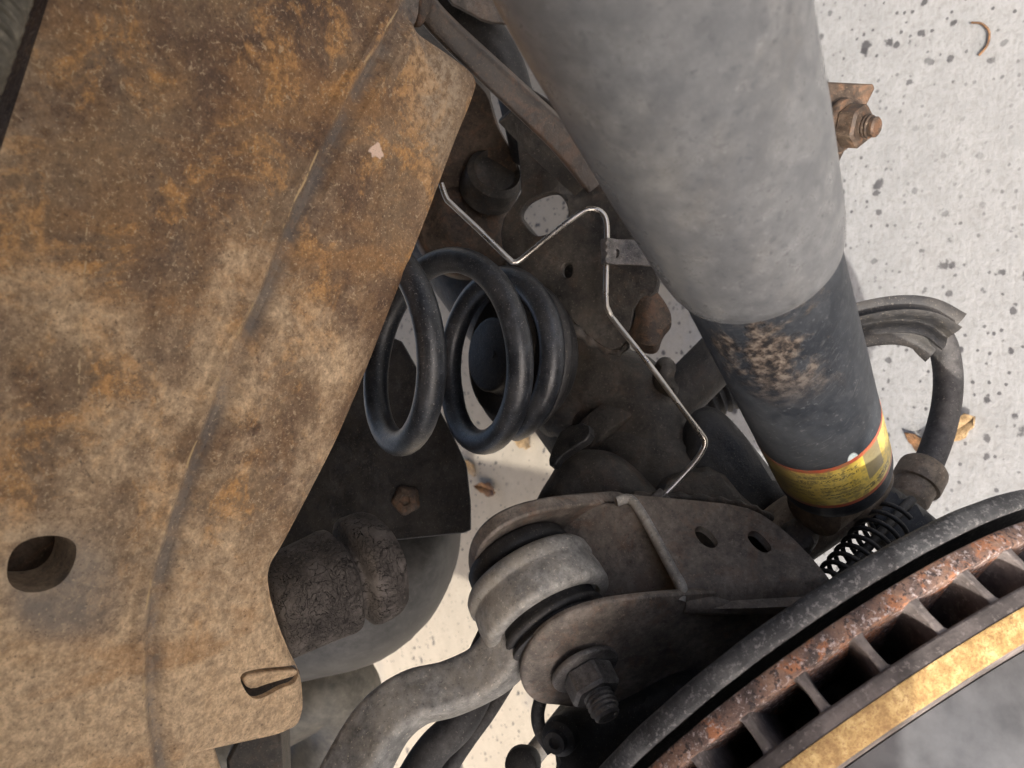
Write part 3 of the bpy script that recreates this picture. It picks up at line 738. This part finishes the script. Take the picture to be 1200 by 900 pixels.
# ------------------------------------------------------------------ control arm with bushing eye
arm = thing('control_arm', 'dusty grey forged control arm curving up into the bushing of the axle bracket', 'control arm')
cE = P(604, 648, .413)
eye = lathe('bushing_eye', cE, O, [(.0120, .020), (.0120, .0305), (.0128, .0330), (.0150, .0345), (.0195, .0350), (.0212, .0340), (.0224, .0337), (.0240, .0342), (.0280, .0348), (.0350, .0348), (.0376, .0340), (.0390, .0318), (.0390, .0280), (.0365, .0275), (.0370, .020)], MAT['arm'], arm, seg=72, sharp=50)
lathe('bushing_rubber', cE, O, [(.000, .012), (.000, .0262), (.0020, .0280), (.0070, .0286), (.0088, .0276), (.0098, .0256), (.0115, .0256), (.0125, .0272), (.016, .0272), (.0365, .0255), (.0405, .0255), (.0420, .0268), (.0438, .0272), (.0450, .0262), (.0456, .0240), (.0468, .0238), (.0478, .0256), (.0494, .0262), (.0506, .0250), (.0512, .022), (.0512, .012)], MAT['rubber'], arm, seg=72, sharp=60)
ctr = cE + O * .0275
pa = [ctr + Vector((-.019, .002, .0)), P(600, 745, .393), P(576, 782, .392), P(530, 806, .391), P(486, 818, .390), P(450, 846, .386), P(420, 896, .38), P(390, 960, .37), P(362, 1030, .362)]
path = catmull(pa, 10)
sweep('arm_bar', path, rrect(.0120, .0104, .0042, 5), MAT['arm'], arm, up=O, scale=lambda t: 1.0 + .16 * max(0, .3 - t) / .3 + .5 * max(0, t - .45))

# ------------------------------------------------------------------ bump stop
bs = thing('bump_stop', 'cracked old rubber bump stop with two rounded lobes on the rail', 'bump stop')
axb = Vector((.80, .27, -.53)).normalized()
cb = P(352, 700, .395)
def wobb(t, th, r):
    return r * .94 * (1 + .05 * math.cos(2 * th + .6) + .045 * math.cos(4 * th + .4)) + .0009 * noise.noise(Vector((t * 160, math.cos(th) * 3, math.sin(th) * 3)))
prof = [(-.018, .0), (-.018, .022), (-.015, .0270), (.003, .0278), (.014, .0290), (.019, .0296), (.0222, .0288), (.0236, .0262), (.0244, .0226), (.0260, .0208), (.0278, .0224), (.0288, .0268), (.0305, .0302), (.0335, .0312), (.040, .0312), (.0445, .0306), (.0480, .0280), (.0495, .0235), (.050, .012), (.050, 0)]
lathe('rubber_body', cb, axb, prof, MAT['bump'], bs, seg=96, wob=wobb, sharp=180)
lathe('cup', cb - axb * .022, axb, [(0, 0), (0, .021), (.003, .022), (.008, .0222), (.0085, .021), (.004, .020), (.004, 0)], MAT['axle_brown'], bs, seg=64, wob=wobb)

# ------------------------------------------------------------------ heat shield, tank and exhaust behind
hs = thing('heat_shield', 'flat black shield panel with one push rivet behind the coil spring', 'shield')
hp = plane(470, 560, .58, (-.15, .1, .98))
plate('panel', [(300, 760), (330, 560), (400, 400), (468, 396), (496, 446), (530, 510), (546, 545), (551, 590), (551, 624), (455, 634), (350, 640)], hp, .004, MAT['black'], hs, grid=16, rnd=1, w=.08)
rc = P(476, 586, .5765)
lathe('push_rivet', rc, (-.15, .1, .98), [(0, 0), (0, .0105), (.0012, .0102), (.0028, .0085), (.0032, .004), (.0022, .003), (.0022, 0)], MAT['axle_brown'], hs, seg=28, wob=lambda t, th, r: r * (1 + .08 * math.cos(5 * th)))
tk = thing('fuel_tank', 'smooth grey rounded plastic tank below the black shield panel', 'tank')
tp_ = plane(450, 690, .70, (.05, -.25, .96))
plate('shell', [(260, 560), (400, 560), (538, 575), (541, 630), (534, 668), (516, 702), (488, 732), (450, 756), (400, 768), (340, 780), (260, 790)], tp_, .04, MAT['tank'], tk, grid=11, rnd=2, relief=lambda d, X, Y: .09 * np.sqrt(np.clip(1 - (1 - np.clip(d / 90, 0, 1)) ** 2, 0, 1)), bev=0)
ex = thing('exhaust_pipe', 'pale dull metal exhaust pipe running below the grey tank', 'pipe')
tube('pipe', [(250, 870, .74), (330, 822, .74), (385, 800, .74), (400, 840, .77), (365, 915, .80), (320, 1010, .82)], .040, MAT['pipe'], ex, 14)
sm = thing('seam_strap', 'thin black strap between the grey tank and the pale pipe', 'strap')
sweep('band', catmull([P(320, 776, .63), P(360, 772, .63), (P(400, 764, .63)), P(450, 748, .635)], 8), rrect(.0035, .0015, .0012, 3), MAT['black'], sm, up=(.1, 1, .2))
db = thing('body_mount', 'dark rubber body mount block under the lower edge of the rusty rail', 'mount')
plate('block', [(262, 870), (326, 850), (330, 880), (332, 960), (270, 960)], plane(300, 890, .46, (.1, -.2, .97)), .03, MAT['axle'], db, grid=12, rnd=1, bev=.003)
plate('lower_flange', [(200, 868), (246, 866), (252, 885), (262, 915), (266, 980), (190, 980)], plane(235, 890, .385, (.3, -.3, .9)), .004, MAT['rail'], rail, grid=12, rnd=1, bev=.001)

# ------------------------------------------------------------------ shock absorber
sh = thing('shock_absorber', 'large dusty grey shock absorber with a yellow warning label near its foot', 'shock absorber')
A = P(762, -20, .215); C = P(977, 548, .405)
axs = (C - A).normalized(); LS = (C - A).length
def at_s(y):  # axis parameter whose image row is y
    lo, hi = -.2, .6
    for _ in range(50):
        m = (lo + hi) / 2; p = A + axs * m
        if 450 - p.y / -p.z * FPX < y: lo = m
        else: hi = m
    return lo
tS = at_s(303); tL0 = at_s(488); tL1 = at_s(535); tE = at_s(550)
lathe('dust_cover', A, axs, [(-.22, .030), (-.10, .040), (0, .0392), (tS * .5, .0368), (tS - .014, .0340), (tS - .006, .0328), (tS - .0015, .0316), (tS, .0306), (tS, .0296), (tS - .05, .0296)], MAT['cover'], sh, seg=96)
bd = lathe('damper_body', A, axs, [(tS - .04, .0), (tS - .04, .0297), (tS + .01, .0299), (tL0, .0288), (tE - .006, .0283), (tE - .0015, .0277), (tE + .002, .0255), (tE + .004, .022), (tE + .004, 0)], MAT['body'], sh, seg=96)
lathe('warning_label', A, axs, [(tL0, .0286), (tL0, .02895), (tL0 + (tL1 - tL0) * .5, .0287), (tL1, .02855), (tL1, .0282)], MAT['label'], bd, seg=96)
cEy = A + axs * (tE + .018)
eax = Vector((.72, .42, -.45)).normalized()
sle = lathe('lower_eye', cEy, eax, [(-.026, .0), (-.026, .013), (-.025, .0155), (-.006, .017), (.012, .017), (.014, .0155), (.014, 0)], MAT['tan_steel'], sh, seg=48)
sweep('neck', [A + axs * (tE - .002), A + axs * (tE + .006), A + axs * (tE + .014)], .0115, MAT['tan_steel'], sh)
# the mount it stands on (part of the axle)
lathe('shock_mount', P(930, 622, .44), (.80, .52, -.05), [(-.02, 0), (-.02, .017), (.0, .0185), (.03, .0185), (.046, .0165), (.048, .010), (.048, 0)], MAT['tan_steel'], axle, seg=48, ref=(0, 0, 1))
plate('mount_lug', [(908, 625), (925, 605), (950, 600), (965, 615), (958, 640), (935, 660), (905, 650)], plane(935, 625, .415, (-.2, .4, .9)), .012, MAT['axle'], axle, grid=7, rnd=1, relief=cast(.006, 12), bev=0)
plate('mount_lug', [(985, 590), (1005, 562), (1040, 545), (1056, 550), (1050, 575), (1030, 600), (1005, 612)], plane(1020, 580, .42, (-.1, .3, .94)), .012, MAT['tan_steel'], axle, grid=7, rnd=2, relief=cast(.008, 14), bev=0)

# upper bolt bracket beyond the shock
ub = thing('bolt_bracket', 'small brown steel bracket with a hex nut sticking out beside the shock', 'bracket')
upn = Vector((.35, -.10, .93)).normalized()
plate('bracket_plate', [(930, 90), (962, 95), (1024, 98), (1026, 104), (1010, 135), (996, 165), (984, 190), (974, 200), (930, 180)], plane(985, 140, .45, upn), .006, MAT['axle_brown'], ub, grid=8, rnd=0, bev=.0012)
cu = P(985, 147, .448); ua = Vector((.62, -.28, .73)).normalized()
lathe('washer', cu, ua, ringprof(-.001, .003, 0, .0145), MAT['axle_brown'], ub)
hexnut('hex_nut', cu + ua * .003, ua, .0205, .011, MAT['axle_brown'], ub, .2)
stud('threaded_end', cu + ua * .013, ua, .0064, .009, MAT['axle_brown'], ub, .0020)

# ------------------------------------------------------------------ brown strut, dark hose and plate behind the shock
st = thing('brace_bar', 'brown rusted pressed brace bar running from the rail down behind the shock', 'brace')
pth = catmull([P(480, -18, .385), P(514, 26, .395), P(564, 74, .41), P(618, 124, .425), P(660, 164, .435), P(700, 212, .445)], 8)
sweep('bar', pth, rrect(.0070, .0085, .0025, 4), MAT['brace'], st, up=(.75, .62, .35), scale=lambda t: .8 + .35 * t)
fl = catmull([P(600, 128, .428), P(640, 170, .44), P(672, 200, .448), P(688, 214, .452)], 6)
sweep('lower_flange', fl, rrect(.010, .0025, .001, 3), MAT['axle'], st, up=(.4, .6, .6))
bh = thing('breather_hose', 'fat black rubber hose bending behind the brown brace bar', 'hose')
tube('hose', [(470, -40, .50), (530, 5, .50), (566, 36, .50), (590, 70, .505), (606, 120, .52), (618, 180, .56)], .0118, MAT['rubber'], bh, 12)
up_ = thing('upper_plate', 'grey brown steel plate edge tucked behind the top of the shock', 'plate')
plate('sheet', [(505, -40), (600, -40), (612, 20), (600, 30), (592, 27), (570, 26), (545, 12), (525, 2)], plane(560, 5, .47, (.1, -.2, .97)), .005, MAT['bracket'], up_, grid=9, rnd=1)

# ------------------------------------------------------------------ brake line with clip
bl = thing('brake_line', 'thin bare steel brake line bent in a zigzag across the axle', 'brake line')
lpts = [(517, 215, .452), (523, 232, .452), (530, 240, .452), (562, 270, .452), (596, 303, .452), (603, 307, .452), (612, 303, .452), (650, 272, .452), (680, 250, .452), (694, 245, .452), (706, 250, .452), (711, 264, .452), (711, 300, .452), (710, 350, .45), (713, 364, .45), (722, 378, .45), (760, 426, .445), (800, 480, .44), (822, 509, .437), (826, 518, .437), (823, 528, .437), (812, 544, .436), (792, 566, .434), (776, 582, .432)]
tube('pipe', lpts, .00165, MAT['line'], bl, 6)
fn = P(779, 579, .432); fna = (P(768, 590, .4305) - fn).normalized()
hexnut('flare_nut', fn, fna, .0085, .011, MAT['bolt'], bl, .3)
cp = plane(735, 297, .450, (-.05, .1, .99))
clip = plate('clip', [(704, 281), (718, 280), (748, 281), (762, 294), (766, 312), (740, 310), (705, 310)], cp, .0015, MAT['bolt'], bl, holes=[[(722, 291), (726, 294), (725, 301), (721, 303), (723, 297)]], grid=5, rnd=0, hr=1, relief=lambda d, X, Y: .0042 * np.exp(-((X - 711) / 6.0) ** 2), bev=.0004)

# ------------------------------------------------------------------ brake hose with finned sleeve
bhose = thing('brake_hose', 'dusty black brake hose with finned rubber sleeve beside the shock', 'hose')
tube('hose', [(1098, 392, .505), (1106, 408, .505), (1111, 440, .503), (1109, 475, .50), (1100, 512, .497), (1086, 548, .492), (1074, 575, .49)], .0088, MAT['hose'], bhose, 10)
def fins(nf, r0, r1):
    out = []
    for k in range(nf * 8):
        th = 2 * math.pi * k / (nf * 8); q = abs(math.sin(th * nf / 2)) ** 3
        r = r0 + (r1 - r0) * q; out.append((r * math.cos(th), r * math.sin(th)))
    return out
fp = catmull([P(930, 420, .52), P(975, 392, .515), P(1010, 380, .51), P(1050, 375, .508), P(1082, 380, .506), P(1106, 396, .504)], 8)
sweep('finned_sleeve', fp, fins(7, .0078, .0185), MAT['rubber'], bhose, scale=lambda t: .78 + .28 * t ** 2)
fc = P(1082, 552, .491); fa = (P(1062, 588, .482) - fc).normalized()
lathe('collar', fc, fa, [(-.004, .0), (-.004, .0125), (-.002, .0142), (.0, .0148), (.0105, .0150), (.012, .0146), (.0125, .0128), (.014, .0125), (.022, .0125), (.024, .0115), (.024, 0)], MAT['tan_steel'], bhose, seg=48)
cbk = thing('cable_bracket', 'matt black cable bracket below the hose collar beside the dust shield', 'bracket')
plate('plate', [(1020, 585), (1028, 568), (1045, 566), (1066, 580), (1095, 602), (1112, 618), (1100, 650), (1060, 680), (1030, 640), (1018, 610)], plane(1060, 615, .43, (-.2, .35, .91)), .008, MAT['black'], cbk, grid=8, rnd=1, relief=cast(.004, 8), bev=0)
# spring guard on the parking cable
sg = thing('cable_spring', 'small black coil guard spring on the parking brake cable', 'spring')
g0, g1 = P(968, 694, .398), P(1046, 610, .425); ga, gu, gv = frame(g1 - g0, (0, 0, 1)); gl = (g1 - g0).length
gp_ = []
for i in range(0, 9 * 28 + 1):
    t = i / 252; th = 2 * math.pi * i / 28
    gp_.append(g0 + ga * gl * t + (gu * math.cos(th) + gv * math.sin(th)) * (.0090 + .0030 * t))
sweep('coil', gp_, .0013, MAT['rubber'], sg)
sweep('cable', [g0 - ga * .03, g0 + ga * gl * .5, g1 + ga * .02], .0026, MAT['rubber'], sg)

# ------------------------------------------------------------------ brake disc and dust shield
disc = thing('brake_disc', 'rusty vented brake disc with a golden rust ring on its outer face', 'brake disc')
din = lathe('inboard_ring', cR, OR, ringprof(-.0203, -.0122, .085, RR, .0012), MAT['rotor_rim'], disc, seg=180, ref=UR)
dout = lathe('outboard_ring', cR, OR, [(.0020, .085), (.0020, RR - .0012), (.0024, RR - .0004), (.0032, RR), (.0083, RR), (.0090, RR - .0009), (.0160, RR - .0052), (.0172, RR - .007), (.0172, .085), (.0020, .085)], MAT['rotor_grey'], disc, seg=180, ref=UR)
lathe('rust_lip', cR, OR, [(.0082, RR - .001), (.0086, RR + .0003), (.0092, RR + .0002), (.0170, RR - .0042), (.0178, RR - .0056), (.0172, RR - .0075)], MAT['rotor_gold'], dout, seg=180, ref=UR)
lathe('hat', cR, OR, [(.0, .0), (.0, .09), (.0178, .126), (.030, .1245), (.060, .120), (.066, .116), (.066, .035), (.06, .03), (.06, 0)], MAT['rotor_face'], disc, seg=120, ref=UR)
lathe('hub_barrel', cR, OR, ringprof(-.0124, .0022, .080, .0965, .001), MAT['rotor_grey'], disc, seg=96, ref=UR)
_, u1, u2 = frame(OR, UR)
NV = 36; vm = None
for k in range(NV):
    th = 2 * math.pi * k / NV
    rd = u1 * math.cos(th) + u2 * math.sin(th); tg = OR.cross(rd)
    vs = []
    for (r, wv) in ((.096, .0014), (.120, .0018), (.1455, .0020), (.1488, .0016)):
        for t, q in ((-.0126, 1.7), (-.0110, 1.15), (-.0055, .95), (.0008, 1.15), (.0024, 1.7)):
            for s in (-1, 1): vs.append(cR + rd * r + OR * t + tg * wv * s * q)
    fs = []
    for i in range(3):
        a = i * 10; b_ = a + 10
        for m in range(4):
            fs += [[a + 2 * m, b_ + 2 * m, b_ + 2 * m + 2, a + 2 * m + 2], [a + 2 * m + 1, a + 2 * m + 3, b_ + 2 * m + 3, b_ + 2 * m + 1]]
    for m in range(4): fs += [[2 * m, 2 * m + 2, 2 * m + 3, 2 * m + 1], [30 + 2 * m, 31 + 2 * m, 33 + 2 * m, 32 + 2 * m]]
    bevel(mesh_obj('vane', vs, fs, MAT['rotor_grey'], disc, sharp=60), .0006, 2, 50)
shd = thing('dust_shield', 'black stamped dust shield with a rolled lip behind the brake disc', 'dust shield')
RSH = RR + .0052
lathe('shield_plate', cR, OR, [(-.0340, .045), (-.0340, RSH - .012), (-.0335, RSH - .004), (-.0318, RSH - .0008), (-.0295, RSH), (-.0250, RSH), (-.0238, RSH - .0008), (-.0234, RSH - .0022), (-.0240, RSH - .0036), (-.0290, RSH - .0040), (-.0308, RSH - .006), (-.0318, RSH - .014), (-.0318, .045), (-.0340, .045)], MAT['shield'], shd, seg=200, ref=UR, sharp=60,
      wob=lambda t, th, r: r + .0011 * noise.noise(Vector((math.cos(th) * 7, math.sin(th) * 7, t * 30))))

# ------------------------------------------------------------------ small items under the bracket
se = thing('wheel_speed_sensor', 'black plastic wheel speed sensor below the pivot bolt', 'sensor')
plate('housing', [(636, 866), (645, 850), (662, 840), (692, 838), (735, 822), (800, 790), (830, 800), (760, 880), (700, 920), (645, 930), (650, 895)], plane(690, 870, .40, (-.2, .1, .97)), .02, MAT['black'], se, grid=8, rnd=1, relief=cast(.010, 16), bev=0)
lathe('sensor_stud', P(654, 866, .396), (-.45, -.05, .89), [(-.006, 0), (-.006, .0095), (.0, .0090), (.002, .006), (.005, .0055), (.005, .003), (.003, .0025), (.003, 0)], MAT['rubber'], se, seg=32)
tube('lead', [(634, 818, .415), (630, 838, .415), (634, 858, .415), (648, 880, .412)], .0036, MAT['hose'], se, 8)
cbs = thing('harness_cable', 'thick grey harness cable passing behind the control arm', 'cable')
tube('sheath', [(612, 690, .48), (585, 735, .48), (566, 775, .48), (556, 815, .48), (536, 850, .475), (508, 878, .47), (484, 915, .465), (460, 970, .46)], .0105, MAT['hose'], cbs, 10)
cb2 = thing('parking_brake_cable', 'slim grey brake cable alongside the thicker harness cable', 'cable')
tube('sheath', [(600, 790, .50), (572, 835, .495), (548, 868, .49), (528, 900, .485), (500, 960, .48)], .0050, MAT['hose'], cb2, 10)
lt = thing('lower_link', 'slim blue grey link tube crossing under the pivot bolt', 'link')
tube('link_tube', [(720, 765, .52), (690, 803, .52), (660, 842, .52), (625, 885, .52), (590, 930, .52)], .0070, MAT['arm'], lt, 6)
gm = thing('grommet', 'small black grommet beside the link tube under the bolt', 'grommet')
lathe('knob', P(612, 896, .43), (-.3, .2, .93), [(-.01, 0), (-.01, .008), (-.002, .010), (.003, .009), (.005, .005), (.005, 0)], MAT['black'], gm, seg=32)
fh = thing('rear_conduit', 'dark ribbed conduit crossing behind the foot of the shock', 'conduit')
path = catmull([P(760, 500, .56), P(820, 470, .55), P(870, 448, .55), P(920, 430, .55)], 40)
sweep('sleeve', path, .0150, MAT['rubber'], fh, scale=lambda t: 1 + .08 * math.cos(t * 2 * math.pi * 18))
gt = thing('link_tube', 'dark grey brown link tube between the axle bracket and the shock', 'link')
tube('tube', [(770, 490, .52), (800, 460, .52), (850, 410, .52), (900, 360, .52)], .0165, MAT['axle'], gt, 6)

# ------------------------------------------------------------------ litter on the concrete
def leaf(x, y, size, ang, mat, label, curl=.25, ratio=.42):
    g = ground_hit(x, y); vs = []; fs = []; n = 8
    for i in range(n + 1):
        t = i / n; wd = size * ratio * (math.sin(math.pi * t ** .8) ** .8) * (1 + .18 * math.sin(i * 2.3))
        for s in (-1, 0, 1):
            lx = (t - .5) * size; ly = s * wd * .5
            z = .0015 + curl * size * ((t - .5) ** 2 + .9 * abs(s) * (.35 + t * .4) * .4)
            vs.append((g.x + lx * math.cos(ang) - ly * math.sin(ang), g.y + lx * math.sin(ang) + ly * math.cos(ang), z))
    for i in range(n):
        for s in range(2): fs.append([i * 3 + s, i * 3 + s + 1, i * 3 + s + 4, i * 3 + s + 3])
    o = mesh_obj('leaf', vs, fs, mat, cam_space=False)
    m = o.modifiers.new('thickness', 'SOLIDIFY'); m.thickness = .0006; m.offset = 1
    return tag(o, label, 'leaf')
leaf(1120, 505, .050, 2.2, MAT['leaf'], 'pale curled dry leaf on sunlit concrete beside the brake hose', .6)
leaf(1078, 520, .032, .9, MAT['leaf_dark'], 'small brown leaf scrap on concrete beside the brake hose', .3)
leaf(553, 548, .045, 1.0, MAT['leaf'], 'small tan dry leaf on shaded concrete below the coil spring', .3)
leaf(574, 573, .055, 1.5, MAT['leaf_dark'], 'crumpled dark brown leaf on shaded concrete below the coil spring', .5)
leaf(612, 512, .070, 1.2, MAT['leaf'], 'orange tan leaf on shaded concrete under the spring seat', .4)
g = ground_hit(1155, 45)
tw_ = thing('twig', 'thin dark curved twig on the sunlit concrete', 'twig')
pts = [g + Vector((a, b, .003)) for a, b in ((-.016, .004), (-.008, -.003), (.004, -.004), (.014, .003), (.018, .012))]
path = catmull(pts, 6)
Mi = M3.transposed()
sweep('stem', [Mi @ (p - CAMLOC) for p in path], .0011, MAT['leaf_dark'], tw_)

# ------------------------------------------------------------------ put every thing's origin at its base
def settle(root):
    kids = [o for o in root.children_recursive if o.type == 'MESH']
    co = np.array([v.co[:] for k in kids for v in k.data.vertices])
    base = Vector((co[:, 0].mean(), co[:, 1].mean(), co[:, 2].min()))
    root.location = base
    for k in kids: k.data.transform(Matrix.Translation(-base))
for o in list(col.objects):
    if o.type == 'EMPTY': settle(o)
